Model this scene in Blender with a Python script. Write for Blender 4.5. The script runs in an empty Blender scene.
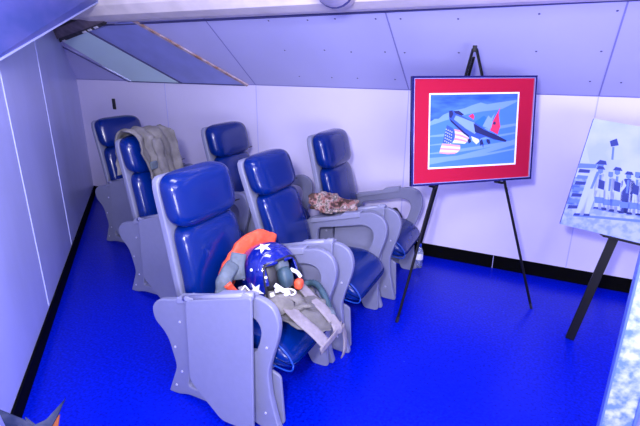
import bpy, bmesh, math, random
from mathutils import Vector, Matrix, noise
random.seed(7)
S = bpy.context.scene
C = S.collection
PI = math.pi

# ------------------------------------------------------------------ camera, world, lights
cam = bpy.data.objects.new('camera', bpy.data.cameras.new('camera')); C.objects.link(cam)
cam.data.sensor_width = 36.0
cam.data.lens = 457.22 * 36 / 640
cam.data.clip_start = 0.02
R_ = Matrix(((0.89572176, -0.14506832, 0.42028288),
             (0.4445972, 0.28377803, -0.84959011),
             (0.00398156, 0.94785295, 0.31868313)))
cam.matrix_world = Matrix.Translation((0, 0, 1.7)) @ R_.to_4x4()
S.camera = cam

S.view_settings.view_transform = 'Standard'
S.view_settings.look = 'None'
S.view_settings.gamma = 1
S.view_settings.use_curve_mapping = False
S.view_settings.exposure = 0.25

w = bpy.data.worlds.new('world'); S.world = w; w.use_nodes = True
w.node_tree.nodes['Background'].inputs[0].default_value = (0.5, 0.55, 1.0, 1)
w.node_tree.nodes['Background'].inputs[1].default_value = 0.2


def area(name, loc, target, sx, sy, power, col, spread=None):
    l = bpy.data.lights.new(name, 'AREA'); l.shape = 'RECTANGLE'
    l.size = sx; l.size_y = sy; l.energy = power; l.color = col
    if spread: l.spread = spread
    o = bpy.data.objects.new(name, l); C.objects.link(o)
    o.location = loc
    o.rotation_euler = (Vector(target) - Vector(loc)).to_track_quat('-Z', 'Y').to_euler()
    return o


area('camera_flash', (-0.20, -0.10, 1.98), (-1.0, 3.0, 1.0), 0.16, 0.16, 74, (0.90, 0.87, 1.0))
area('overhead_light', (0.3, 1.0, 2.28), (-0.2, 1.6, 0), 1.3, 0.5, 24, (0.84, 0.82, 1.0))
area('overhead_light', (-1.3, 1.6, 2.28), (-1.4, 2.0, 0), 0.8, 0.3, 16, (0.84, 0.82, 1.0))
area('rear_fill', (1.3, -0.9, 1.2), (-0.2, 2.9, 1.9), 1.2, 0.6, 72, (0.84, 0.82, 1.0))  # added fill behind the camera, aimed up to brighten the slope and beam


# ------------------------------------------------------------------ materials
def mat(name, col, rough=0.5, metal=0.0, noise_scale=None, noise_amt=0.0, bump=0.0, bump_scale=60,
        coat=0.0, trans=0.0, spec=0.5, col2=None, sheen=0.0, stretch=None):
    m = bpy.data.materials.new(name); m.use_nodes = True
    nt = m.node_tree; b = nt.nodes['Principled BSDF']
    b.inputs['Base Color'].default_value = (*col, 1)
    b.inputs['Roughness'].default_value = rough
    b.inputs['Metallic'].default_value = metal
    b.inputs['Coat Weight'].default_value = coat
    b.inputs['Coat Roughness'].default_value = 0.12
    b.inputs['Transmission Weight'].default_value = trans
    b.inputs['Specular IOR Level'].default_value = spec
    b.inputs['Sheen Weight'].default_value = sheen
    tc = nt.nodes.new('ShaderNodeTexCoord')
    src = tc.outputs['Object']
    if stretch:
        mp = nt.nodes.new('ShaderNodeMapping'); mp.inputs['Scale'].default_value = stretch
        nt.links.new(src, mp.inputs['Vector']); src = mp.outputs['Vector']
    if noise_scale:
        n = nt.nodes.new('ShaderNodeTexNoise'); n.inputs['Scale'].default_value = noise_scale
        n.inputs['Detail'].default_value = 5
        nt.links.new(src, n.inputs['Vector'])
        mx = nt.nodes.new('ShaderNodeMix'); mx.data_type = 'RGBA'
        rp = nt.nodes.new('ShaderNodeMapRange')
        rp.inputs['From Min'].default_value = 0.35; rp.inputs['From Max'].default_value = 0.65
        nt.links.new(n.outputs['Fac'], rp.inputs['Value'])
        nt.links.new(rp.outputs['Result'], mx.inputs['Factor'])
        c2 = col2 if col2 else tuple(c * (1 - noise_amt) for c in col)
        mx.inputs['A'].default_value = (*col, 1); mx.inputs['B'].default_value = (*c2, 1)
        nt.links.new(mx.outputs['Result'], b.inputs['Base Color'])
    if bump:
        n2 = nt.nodes.new('ShaderNodeTexNoise'); n2.inputs['Scale'].default_value = bump_scale
        n2.inputs['Detail'].default_value = 3
        nt.links.new(src, n2.inputs['Vector'])
        bp = nt.nodes.new('ShaderNodeBump'); bp.inputs['Strength'].default_value = bump
        bp.inputs['Distance'].default_value = 0.01
        nt.links.new(n2.outputs['Fac'], bp.inputs['Height'])
        nt.links.new(bp.outputs['Normal'], b.inputs['Normal'])
    return m


M = {}
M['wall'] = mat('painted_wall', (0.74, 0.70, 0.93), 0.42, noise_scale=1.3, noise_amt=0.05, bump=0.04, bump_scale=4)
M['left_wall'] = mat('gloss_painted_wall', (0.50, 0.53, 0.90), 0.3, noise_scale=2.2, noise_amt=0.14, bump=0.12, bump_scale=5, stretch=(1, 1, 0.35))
M['ceiling'] = mat('painted_slope', (0.52, 0.52, 0.86), 0.5, noise_scale=1.5, noise_amt=0.06, bump=0.04, bump_scale=4)
M['over'] = mat('overhead_panel', (0.08, 0.12, 0.42), 0.4, noise_scale=2.5, col2=(0.16, 0.17, 0.52), bump=0.15, bump_scale=3, stretch=(1, 1, 3))
M['seam'] = mat('panel_seam', (0.24, 0.24, 0.55), 0.6)
M['seam_soft'] = mat('panel_seam_soft', (0.50, 0.49, 0.85), 0.6)
M['seam_light'] = mat('seam_strip_light', (0.55, 0.60, 0.95), 0.4)
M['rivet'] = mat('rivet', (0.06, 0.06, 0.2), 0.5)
M['base'] = mat('black_rubber_baseboard', (0.0015, 0.0015, 0.002), 0.7, spec=0.05)
M['cream'] = mat('cream_beam', (0.97, 0.88, 0.82), 0.55, noise_scale=6, noise_amt=0.14, bump=0.1, bump_scale=10)
M['brown'] = mat('brown_trim', (0.36, 0.18, 0.10), 0.6, noise_scale=14, col2=(0.62, 0.50, 0.55))
M['dark'] = mat('dark_girder', (0.02, 0.018, 0.02), 0.6, noise_scale=14, col2=(0.07, 0.06, 0.075))
M['girder2'] = mat('dusty_girder', (0.12, 0.095, 0.11), 0.6, noise_scale=12, col2=(0.22, 0.17, 0.2))
M['teal'] = mat('pale_teal_pane', (0.70, 0.92, 0.97), 0.35, noise_scale=2, noise_amt=0.06)
M['blue_pane'] = mat('blue_pane', (0.32, 0.36, 0.80), 0.35, noise_scale=4, noise_amt=0.14)
M['white'] = mat('white_paint', (0.85, 0.85, 0.95), 0.4)
M['grey_plastic'] = mat('grey_seat_plastic', (0.19, 0.20, 0.305), 0.40, noise_scale=30, noise_amt=0.05)
M['grey_metal'] = mat('grey_seat_metal', (0.225, 0.235, 0.345), 0.36)
M['vinyl'] = mat('blue_vinyl', (0.0, 0.013, 0.135), 0.22, bump=0.16, bump_scale=11, spec=0.35, coat=0.2)
M['piping_highlight'] = mat('blue_piping_highlight', (0.006, 0.05, 0.34), 0.3)
M['screw'] = mat('screw_head', (0.65, 0.65, 0.85), 0.3, metal=0.5)
M['black'] = mat('black_metal', (0.004, 0.004, 0.006), 0.45, spec=0.25)
M['blackp'] = mat('black_plastic', (0.012, 0.012, 0.02), 0.5)
M['helmet'] = mat('helmet_blue', (0.002, 0.010, 0.20), 0.14, coat=0.9)
M['star'] = mat('star_white', (0.92, 0.92, 1.0), 0.35)
M['orange'] = mat('orange_nylon', (0.95, 0.11, 0.04), 0.5, noise_scale=22, noise_amt=0.35, bump=0.4, bump_scale=40)
M['grey_web'] = mat('grey_webbing', (0.10, 0.13, 0.165), 0.6, noise_scale=25, noise_amt=0.3, bump=0.3, bump_scale=50)
M['teal_rub'] = mat('grey_green_rubber', (0.04, 0.085, 0.115), 0.5, noise_scale=18, noise_amt=0.4)
M['tan'] = mat('tan_harness_cloth', (0.13, 0.125, 0.125), 0.8, noise_scale=16, noise_amt=0.3, bump=0.5, bump_scale=30)
M['tan2'] = mat('pale_harness_strap', (0.24, 0.215, 0.24), 0.75, noise_scale=25, noise_amt=0.2, bump=0.3, bump_scale=60)
M['khaki'] = mat('khaki_flight_cloth', (0.11, 0.105, 0.10), 0.85, noise_scale=12, col2=(0.19, 0.18, 0.175), bump=0.5, bump_scale=25)
M['photo_white'] = mat('print_white', (0.62, 0.70, 0.98), 0.4)
M['glass'] = mat('picture_glass', (1, 1, 1), 0.02, trans=1.0)
M['clear'] = mat('clear_plastic', (0.75, 0.85, 1.0), 0.08, trans=0.85)
M['blue_cap'] = mat('blue_bottle_cap', (0.0, 0.03, 0.35), 0.4)
M['case_edge'] = mat('blue_metal_edge', (0.10, 0.16, 0.55), 0.35, metal=0.2)
M['red_mat'] = mat('red_picture_mat', (0.44, 0.004, 0.035), 0.6, spec=0.2)
M['frame'] = mat('dark_blue_frame', (0.02, 0.02, 0.14), 0.2, metal=0.6)
M['frame_edge'] = mat('silver_frame_edge', (0.5, 0.5, 0.8), 0.25, metal=0.6)


def camo():
    m = bpy.data.materials.new('desert_camouflage_cloth'); m.use_nodes = True
    nt = m.node_tree; b = nt.nodes['Principled BSDF']; b.inputs['Roughness'].default_value = 0.85
    tc = nt.nodes.new('ShaderNodeTexCoord'); n = nt.nodes.new('ShaderNodeTexNoise')
    n.inputs['Scale'].default_value = 22; n.inputs['Detail'].default_value = 2
    r = nt.nodes.new('ShaderNodeValToRGB'); r.color_ramp.interpolation = 'CONSTANT'
    e = r.color_ramp.elements
    e[0].position = 0; e[0].color = (0.06, 0.03, 0.025, 1)
    e[1].position = 0.42; e[1].color = (0.24, 0.11, 0.10, 1)
    x = e.new(0.50); x.color = (0.30, 0.22, 0.20, 1)
    x = e.new(0.57); x.color = (0.11, 0.10, 0.085, 1)
    x = e.new(0.63); x.color = (0.42, 0.32, 0.31, 1)
    nt.links.new(tc.outputs['Object'], n.inputs['Vector']); nt.links.new(n.outputs['Fac'], r.inputs[0])
    nt.links.new(r.outputs[0], b.inputs['Base Color'])
    return m


M['camo'] = camo()


def floor_mat():
    m = bpy.data.materials.new('glossy_blue_floor_tile'); m.use_nodes = True
    nt = m.node_tree; b = nt.nodes['Principled BSDF']
    tc = nt.nodes.new('ShaderNodeTexCoord')
    n = nt.nodes.new('ShaderNodeTexNoise'); n.inputs['Scale'].default_value = 70; n.inputs['Detail'].default_value = 6
    nt.links.new(tc.outputs['Object'], n.inputs['Vector'])
    r = nt.nodes.new('ShaderNodeValToRGB')
    r.color_ramp.elements[0].position = 0.3; r.color_ramp.elements[0].color = (0.0, 0.001, 0.27, 1)
    r.color_ramp.elements[1].position = 0.75; r.color_ramp.elements[1].color = (0.0, 0.016, 0.66, 1)
    nt.links.new(n.outputs['Fac'], r.inputs[0])
    # sparse pale specks
    v = nt.nodes.new('ShaderNodeTexVoronoi'); v.inputs['Scale'].default_value = 9
    nt.links.new(tc.outputs['Object'], v.inputs['Vector'])
    lt = nt.nodes.new('ShaderNodeMath'); lt.operation = 'LESS_THAN'; lt.inputs[1].default_value = 0.035
    nt.links.new(v.outputs['Distance'], lt.inputs[0])
    mul = nt.nodes.new('ShaderNodeMath'); mul.operation = 'MULTIPLY'; mul.inputs[1].default_value = 0.25
    nt.links.new(lt.outputs[0], mul.inputs[0])
    mx = nt.nodes.new('ShaderNodeMix'); mx.data_type = 'RGBA'
    mx.inputs['B'].default_value = (0.15, 0.35, 1.0, 1)
    nt.links.new(mul.outputs[0], mx.inputs['Factor']); nt.links.new(r.outputs[0], mx.inputs['A'])
    nt.links.new(mx.outputs['Result'], b.inputs['Base Color'])
    b.inputs['Roughness'].default_value = 0.28
    b.inputs['Specular IOR Level'].default_value = 0.16
    n2 = nt.nodes.new('ShaderNodeTexNoise'); n2.inputs['Scale'].default_value = 14; n2.inputs['Detail'].default_value = 4
    nt.links.new(tc.outputs['Object'], n2.inputs['Vector'])
    bp = nt.nodes.new('ShaderNodeBump'); bp.inputs['Strength'].default_value = 0.12; bp.inputs['Distance'].default_value = 0.01
    nt.links.new(n2.outputs['Fac'], bp.inputs['Height']); nt.links.new(bp.outputs['Normal'], b.inputs['Normal'])
    return m


M['floor'] = floor_mat()


def mottled():  # noise mottles the base colour from blue to pale grey-blue
    m = bpy.data.materials.new('mottled_blue_sheet'); m.use_nodes = True
    nt = m.node_tree; b = nt.nodes['Principled BSDF']
    tc = nt.nodes.new('ShaderNodeTexCoord'); n = nt.nodes.new('ShaderNodeTexNoise')
    n.inputs['Scale'].default_value = 34; n.inputs['Detail'].default_value = 6
    r = nt.nodes.new('ShaderNodeValToRGB')
    r.color_ramp.elements[0].position = 0.38; r.color_ramp.elements[0].color = (0.10, 0.17, 0.55, 1)
    r.color_ramp.elements[1].position = 0.64; r.color_ramp.elements[1].color = (0.40, 0.44, 0.72, 1)
    nt.links.new(tc.outputs['Object'], n.inputs['Vector']); nt.links.new(n.outputs['Fac'], r.inputs[0])
    nt.links.new(r.outputs[0], b.inputs['Base Color']); b.inputs['Roughness'].default_value = 0.35
    return m


M['mottled'] = mottled()


# ------------------------------------------------------------------ helpers
def link(name, me, mats, parent=None, smooth=False, bevel=0.0, auto=None):
    o = bpy.data.objects.new(name, me); C.objects.link(o)
    for m in (mats if isinstance(mats, (list, tuple)) else [mats]): me.materials.append(m)
    if smooth:
        for p in me.polygons: p.use_smooth = True
    if bevel:
        b = o.modifiers.new('bevel', 'BEVEL'); b.width = bevel; b.segments = 2; b.limit_method = 'ANGLE'
    if parent: o.parent = parent
    return o


def bm_obj(name, bm, mats, parent=None, smooth=False, bevel=0.0):
    bmesh.ops.recalc_face_normals(bm, faces=bm.faces[:])
    me = bpy.data.meshes.new(name); bm.to_mesh(me); bm.free()
    return link(name, me, mats, parent, smooth, bevel)


def add_box(bm, x0, x1, y0, y1, z0, z1, mi=0):
    vs = [bm.verts.new(p) for p in ((x0, y0, z0), (x1, y0, z0), (x1, y1, z0), (x0, y1, z0), (x0, y0, z1), (x1, y0, z1), (x1, y1, z1), (x0, y1, z1))]
    for f in ((0, 3, 2, 1), (4, 5, 6, 7), (0, 1, 5, 4), (1, 2, 6, 5), (2, 3, 7, 6), (3, 0, 4, 7)):
        bm.faces.new([vs[i] for i in f]).material_index = mi
    return vs


def box(name, x0, x1, y0, y1, z0, z1, m, parent=None, bevel=0.0):
    bm = bmesh.new(); add_box(bm, x0, x1, y0, y1, z0, z1); return bm_obj(name, bm, m, parent, bevel=bevel)


def add_bar(bm, a, b, wx, wy, up=(0, 0, 1), mi=0, taper=1.0):
    a = Vector(a); b = Vector(b); d = (b - a).normalized(); up = Vector(up)
    s = d.cross(up)
    if s.length < 1e-3: s = d.cross(Vector((1, 0, 0)))
    s.normalize(); t = s.cross(d).normalized()
    vs = []
    for p, k in ((a, 1), (b, taper)):
        for i, j in ((-1, -1), (1, -1), (1, 1), (-1, 1)):
            vs.append(bm.verts.new(p + s * i * wx / 2 * k + t * j * wy / 2 * k))
    for f in ((0, 3, 2, 1), (4, 5, 6, 7), (0, 1, 5, 4), (1, 2, 6, 5), (2, 3, 7, 6), (3, 0, 4, 7)):
        bm.faces.new([vs[i] for i in f]).material_index = mi


def bar(name, a, b, wx, wy, m, parent=None, up=(0, 0, 1), bevel=0.0, taper=1.0):
    bm = bmesh.new(); add_bar(bm, a, b, wx, wy, up, 0, taper); return bm_obj(name, bm, m, parent, bevel=bevel)


def smooth_path(pts, n=6):
    pts = [Vector(p) for p in pts]; out = []
    P = [pts[0] * 2 - pts[1]] + pts + [pts[-1] * 2 - pts[-2]]
    for i in range(1, len(P) - 2):
        for k in range(n):
            t = k / n
            out.append(0.5 * ((2 * P[i]) + (P[i + 1] - P[i - 1]) * t + (2 * P[i - 1] - 5 * P[i] + 4 * P[i + 1] - P[i + 2]) * t * t + (3 * P[i] - P[i - 1] - 3 * P[i + 1] + P[i + 2]) * t ** 3))
    out.append(pts[-1]); return out


def add_tube(bm, pts, rx, rz=None, seg=12, n=6, side=None, wob=0.0, power=2.0, ridge=0):
    """swept elliptical section; rx along 'side', rz along the other axis"""
    if rz is None: rz = rx if not isinstance(rx, list) else max(rx)
    path = smooth_path(pts, n) if n > 1 else [Vector(p) for p in pts]
    rings = []; prev = None
    for i, p in enumerate(path):
        d = (path[min(i + 1, len(path) - 1)] - path[max(i - 1, 0)]).normalized()
        if prev is None:
            s = Vector(side) if side else d.orthogonal()
        else: s = prev
        s = (s - d * s.dot(d)).normalized(); prev = s; t = d.cross(s)
        ax = rx[min(i, len(rx) - 1)] if isinstance(rx, list) else rx
        k = 1 + wob * noise.noise(p * 25)
        if ridge and i % 2: k *= 1 - ridge
        ring = []
        for j in range(seg):
            a = 2 * PI * j / seg; c_, s_ = math.cos(a), math.sin(a)
            c_ = math.copysign(abs(c_) ** (2 / power), c_); s_ = math.copysign(abs(s_) ** (2 / power), s_)
            ring.append(bm.verts.new(p + s * c_ * ax * k + t * s_ * rz * k))
        rings.append(ring)
    for a, b in zip(rings, rings[1:]):
        for j in range(seg): bm.faces.new((a[j], a[(j + 1) % seg], b[(j + 1) % seg], b[j]))
    bm.faces.new(rings[0][::-1]); bm.faces.new(rings[-1])


def tube(name, pts, rx, m, parent=None, **kw):
    bm = bmesh.new(); add_tube(bm, pts, rx, **kw); return bm_obj(name, bm, m, parent, smooth=True)


def round_poly(pts, r, n=4):
    """round the corners of a 2D polygon; r may be a list"""
    out = []; N = len(pts)
    for i in range(N):
        p = Vector(pts[i]); a = Vector(pts[i - 1]); b = Vector(pts[(i + 1) % N])
        rr = r[i] if isinstance(r, (list, tuple)) else r
        da = (a - p); db = (b - p)
        k = min(rr, da.length * 0.48, db.length * 0.48)
        s = p + da.normalized() * k; e = p + db.normalized() * k
        for j in range(n + 1):
            t = j / n
            out.append((1 - t) ** 2 * s + 2 * t * (1 - t) * p + t * t * e)
    return out


def plate(name, loops, thick, m, parent=None, bev=0.004, frame=None):
    """a bevelled sheet cut to outlines (first loop) with holes (other loops); frame maps (u,v,w)->xyz"""
    cu = bpy.data.curves.new(name, 'CURVE'); cu.dimensions = '2D'; cu.fill_mode = 'BOTH'
    cu.extrude = max(thick / 2 - bev, 0.0001); cu.bevel_depth = bev; cu.bevel_resolution = 2; cu.offset = -bev
    for lp in loops:
        sp = cu.splines.new('POLY'); sp.points.add(len(lp) - 1); sp.use_cyclic_u = True
        for q, pt in zip(lp, sp.points): pt.co = (q[0], q[1], 0, 1)
    t = bpy.data.objects.new('tmp', cu); C.objects.link(t)
    dg = bpy.context.evaluated_depsgraph_get()
    me = bpy.data.meshes.new_from_object(t.evaluated_get(dg))
    bpy.data.objects.remove(t); bpy.data.curves.remove(cu)
    me.name = name; me.materials.clear()
    for v in me.vertices:
        v.co = Vector(frame(*v.co)) if frame else v.co
    bm = bmesh.new(); bm.from_mesh(me); bmesh.ops.remove_doubles(bm, verts=bm.verts[:], dist=1e-5)
    bmesh.ops.recalc_face_normals(bm, faces=bm.faces[:]); bm.to_mesh(me); bm.free()
    return link(name, me, m, parent)


def pball(name, size, m, parent=None, p=5.0, n=14, deform=None, smooth=True):
    """rounded cushion block: cube grid projected on a p-norm ball"""
    bm = bmesh.new(); bmesh.ops.create_cube(bm, size=2)
    bmesh.ops.subdivide_edges(bm, edges=bm.edges[:], cuts=n, use_grid_fill=True)
    ps = p if isinstance(p, tuple) else (p, p, p)
    for v in bm.verts:
        c = v.co
        # solve scale so that sum |k c|^p = 1
        lo_, hi_ = 0.3, 1.01
        for _ in range(24):
            k = (lo_ + hi_) / 2
            if sum(abs(k * a) ** q for a, q in zip(c, ps)) > 1: hi_ = k
            else: lo_ = k
        c = c * k
        q = Vector((c.x * size[0] / 2, c.y * size[1] / 2, c.z * size[2] / 2))
        v.co = deform(q) if deform else q
    return bm_obj(name, bm, m, parent, smooth)


def empty(name, loc=(0, 0, 0), rz=0):
    o = bpy.data.objects.new(name, None); C.objects.link(o); o.location = loc; o.rotation_euler = (0, 0, rz)
    o.empty_display_size = 0.1
    return o


def tag(o, label, cat, group=None, kind=None):
    o['label'] = label; o['category'] = cat
    if group: o['group'] = group
    if kind: o['kind'] = kind
    return o


def struct(o, label=None, cat=None):
    o['kind'] = 'structure'
    if label: o['label'] = label
    if cat: o['category'] = cat
    return o


def copy_tree(o, parent=None):
    c = o.copy(); C.objects.link(c); c.parent = parent
    for ch in list(o.children): copy_tree(ch, c)
    return c


def quadmesh(name, polys, mats, parent=None):
    """polys: list of (points, material index)"""
    bm = bmesh.new()
    for pts, mi in polys:
        f = bm.faces.new([bm.verts.new(p) for p in pts]); f.material_index = mi
    return bm_obj_keep(name, bm, mats, parent)


def bm_obj_keep(name, bm, mats, parent=None, smooth=False):
    me = bpy.data.meshes.new(name); bm.to_mesh(me); bm.free(); return link(name, me, mats, parent, smooth)


# ------------------------------------------------------------------ room shell
D = 3.888; ZT = 1.458; SL = math.radians(38)
LW = Vector((-5.2506, D)); LD = Vector((0.7292, -0.6843))      # left wall start (corner) and direction toward the camera
LN = Vector((0.6843, 0.7292))                                  # its inward normal
def lw(t, z, off=0.0):
    p = LW + LD * t + LN * off; return (p.x, p.y, z)

YB = -1.6; XR = 2.3; TMAX = (D - YB) / 0.6843
pb = lw(TMAX, 0)
bm = bmesh.new(); f = bm.faces.new([bm.verts.new(v) for v in ((LW.x, D, 0), (pb[0], YB, 0), (XR, YB, 0), (XR, D, 0))])
r_ = bmesh.ops.extrude_face_region(bm, geom=[f])
for v in r_['geom']:
    if isinstance(v, bmesh.types.BMVert): v.co.z -= 0.1
struct(bm_obj('floor', bm, M['floor']))

def slope_pt(x, z, off=0.0):
    y = D - (z - ZT) / math.tan(SL)
    return (x, y - off * math.sin(SL), z - off * math.cos(SL))

# far wall with faint panel seams
bm = bmesh.new(); add_box(bm, LW.x - 0.1, XR + 0.1, D, D + 0.1, -0.1, ZT + 0.05)
for x in (-3.825, -2.63, -1.094, 0.289): add_box(bm, x - 0.004, x + 0.004, D - 0.0025, D + 0.01, 0.1, ZT, 1)
struct(bm_obj('wall_far', bm, [M['wall'], M['seam_soft']]))
# left wall
bm = bmesh.new()
def lwbox(t0, t1, z0, z1, o0, o1, mi):
    pts = [lw(t0, z0, o0), lw(t1, z0, o0), lw(t1, z0, o1), lw(t0, z0, o1)]
    vs = [bm.verts.new(p) for p in pts] + [bm.verts.new((p[0], p[1], z1)) for p in pts]
    for f in ((0, 3, 2, 1), (4, 5, 6, 7), (0, 1, 5, 4), (1, 2, 6, 5), (2, 3, 7, 6), (3, 0, 4, 7)):
        bm.faces.new([vs[i] for i in f]).material_index = mi
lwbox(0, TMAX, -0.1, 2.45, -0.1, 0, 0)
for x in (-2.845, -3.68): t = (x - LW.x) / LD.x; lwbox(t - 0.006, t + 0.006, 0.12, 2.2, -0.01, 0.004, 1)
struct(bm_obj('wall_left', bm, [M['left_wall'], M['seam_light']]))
struct(box('wall_right', XR, XR + 0.1, YB, D, -0.1, 2.45, M['wall']))
struct(box('wall_back', pb[0] - 0.1, XR + 0.1, YB - 0.1, YB, -0.1, 2.45, M['wall']))
# sloping ceiling over the far wall, with seams and rivets, running up to the flat ceiling
ZF = 2.35; yf = D - (ZF - ZT) / math.tan(SL)
bm = bmesh.new()
def slab(x0, x1, z0, z1, t0, t1, mi):
    vs = [bm.verts.new(slope_pt(x, z, t)) for t in (t0, t1) for x, z in ((x0, z0), (x1, z0), (x1, z1), (x0, z1))]
    for f in ((0, 3, 2, 1), (4, 5, 6, 7), (0, 1, 5, 4), (1, 2, 6, 5), (2, 3, 7, 6), (3, 0, 4, 7)):
        bm.faces.new([vs[i] for i in f]).material_index = mi
slab(LW.x - 0.05, XR + 0.05, ZT - 0.0, ZF + 0.03, -0.08, 0, 0)
for x in (-2.63, -1.094, 0.289): slab(x - 0.005, x + 0.005, ZT, ZF, -0.01, 0.003, 1)
slab(LW.x, XR, ZT, ZT + 0.006, -0.01, 0.003, 1)
rv = [(-2.04, 1.979), (-2.06, 1.77), (-1.706, 1.974), (-1.482, 1.976), (-1.692, 1.77), (-1.468, 1.756), (-1.178, 1.967), (-1.191, 1.755), (-2.075, 1.554), (-1.755, 1.55), (-1.515, 1.549), (-1.002, 1.962), (-1.04, 1.75), (-1.185, 1.546), (-0.623, 1.951), (-0.646, 1.749), (-0.145, 1.756), (-0.147, 1.963), (0.228, 1.755), (0.252, 1.965), (0.21, 1.564), (0.394, 1.56)]
for x, z in rv:
    c = Vector(slope_pt(x, z, 0.0015))
    for k in range(2):
        pass
    u = Vector((1, 0, 0)); v = Vector((0, -math.cos(SL), math.sin(SL))); nn = Vector((0, -math.sin(SL), -math.cos(SL)))
    ring = [bm.verts.new(c + (u * math.cos(a) + v * math.sin(a)) * 0.0075) for a in [2 * PI * i / 8 for i in range(8)]]
    top = bm.verts.new(c + nn * 0.003)
    for i in range(8): bm.faces.new((ring[i], ring[(i + 1) % 8], top)).material_index = 2
struct(bm_obj('ceiling', bm, [M['ceiling'], M['seam'], M['rivet']]))
struct(box('ceiling_flat', LW.x, XR + 0.1, YB - 0.1, yf + 0.05, ZF, ZF + 0.1, M['ceiling']))
# baseboards
bm = bmesh.new(); add_box(bm, LW.x, -.262, D - 0.012, D, 0, 0.115); add_box(bm, -0.259, XR, D - 0.012, D, 0, 0.115)
add_box(bm, -0.2625, -0.2585, D - 0.013, D, 0.0, 0.112, 1)
struct(bm_obj('baseboard_far', bm, [M['base'], M['seam_soft']]))
bm = bmesh.new(); lwbox(0.0, TMAX, 0, 0.105, 0, 0.012, 0)
struct(bm_obj('baseboard_left', bm, M['base']))

# overhead hull panel above the left wall
E1 = Vector((-2.355, 1.171, 1.594)); E2 = Vector((-3.45, 2.9, 2.156))
dE = E2 - E1; E0 = E1 - dE * 0.25; E3 = E2 + dE * 0.12
bm = bmesh.new()
up = [Vector((0.10, 0.10, 0)), Vector((0.10, 0.10, 0))]
lo = [E0, E3]; hi = [Vector((E0.x + 0.15, E0.y + 0.15, 2.34)), Vector((E3.x + 0.05, E3.y + 0.05, 2.34))]
nrm = Vector((-0.6843, -0.7292, 0)) * 0.03
vs = [bm.verts.new(p) for p in (lo[0], lo[1], hi[1], hi[0])] + [bm.verts.new(p + nrm) for p in (lo[0], lo[1], hi[1], hi[0])]
for f in ((0, 1, 2, 3), (7, 6, 5, 4), (0, 4, 5, 1), (1, 5, 6, 2), (2, 6, 7, 3), (3, 7, 4, 0)): bm.faces.new([vs[i] for i in f])
add_bar(bm, lo[0] + Vector((0.004, 0.004, 0.006)), lo[1] + Vector((0.004, 0.004, 0.006)), 0.012, 0.010, mi=1)
struct(bm_obj('trim_1', bm, [M['over'], M['seam_light']]))

# panes and strips set on the sloping ceiling
def on_slope(pts, off):
    return [Vector(p) + Vector((0, -math.sin(SL), -math.cos(SL))) * off for p in pts]
def slope_slab(name, pts, m, thick=0.012, parent=None, bevel=0.0):
    bm = bmesh.new(); a = [bm.verts.new(p) for p in on_slope(pts, 0.001)]; b = [bm.verts.new(p) for p in on_slope(pts, thick)]
    bm.faces.new(a); bm.faces.new(b[::-1])
    for i in range(len(a)): bm.faces.new((a[i], b[i], b[(i + 1) % len(a)], a[(i + 1) % len(a)]))
    return bm_obj(name, bm, m, parent, bevel=bevel)
T = [(-4.639, 3.361, 1.869), (-4.128, 3.252, 1.955), (-3.593, 3.892, 1.453), (-4.345, 3.889, 1.457)]
B_ = [(-4.08, 3.248, 1.958), (-3.422, 3.157, 2.029), (-2.758, 3.885, 1.460), (-3.536, 3.890, 1.456)]
p1 = slope_slab('window_1', T, M['teal']); struct(p1)
p2 = slope_slab('window_2', B_, M['blue_pane']); struct(p2)
def strip(name, a, b, wdt, m, off=0.012, kind=True):
    a, b = on_slope([a, b], off); o = bar(name, a, b, wdt, 0.012, m, up=(0, -math.sin(SL), -math.cos(SL)))
    if kind: struct(o)
    return o
strip('trim_2', (-3.41, 3.148, 2.036), (-2.721, 3.884, 1.461), 0.035, M['brown'])
strip('trim_3', (-4.782, 3.371, 1.862), (-4.345, 3.884, 1.461), 0.016, M['rivet'])
strip('trim_4', (-4.745, 3.371, 1.862), (-4.30, 3.884, 1.461), 0.008, M['frame_edge'])
strip('trim_5', (-4.11, 3.248, 1.958), (-3.57, 3.884, 1.461), 0.012, M['rivet'])
strip('trim_6', (-4.35, 3.880, 1.464), (-2.75, 3.880, 1.464), 0.010, M['rivet'])

# dark girder at the head of the panes, with white tags
gd = empty('girder', (-4.2, 3.2, 1.93))
def rel(o, e):
    o.parent = e; o.matrix_parent_inverse = Matrix.Translation(-Vector(e.location)); return o
a, b = on_slope([(-4.80, 3.34, 1.895), (-3.72, 3.13, 2.05)], 0.03)
rel(bar('flange', a, b, 0.075, 0.05, M['dark'], up=(0, -.61, -.79)), gd)
a, b = on_slope([(-4.80, 3.27, 1.95), (-3.60, 3.05, 2.115)], 0.055)
rel(bar('web', a, b, 0.10, 0.09, M['girder2'], up=(0, -.61, -.79)), gd)
a, b = on_slope([(-4.85, 3.18, 2.00), (-3.60, 2.95, 2.18)], 0.03)
rel(bar('upper_flange', a, b, 0.12, 0.10, M['dark'], up=(0, -.61, -.79)), gd)
for x, y, z in ((-4.52, 3.315, 1.915), (-4.08, 3.222, 1.985), (-3.98, 3.203, 2.0), (-3.86, 3.178, 2.018)):
    a, b = on_slope([(x - 0.03, y + 0.006, z - 0.004), (x + 0.03, y - 0.006, z + 0.004)], 0.062)
    rel(bar('tag', a, b, 0.02, 0.006, M['white'], up=(0, -.61, -.79)), gd)
tag(gd, 'dark brown steel girder with small white tags at the head of the two ceiling panes', 'girder')

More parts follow.
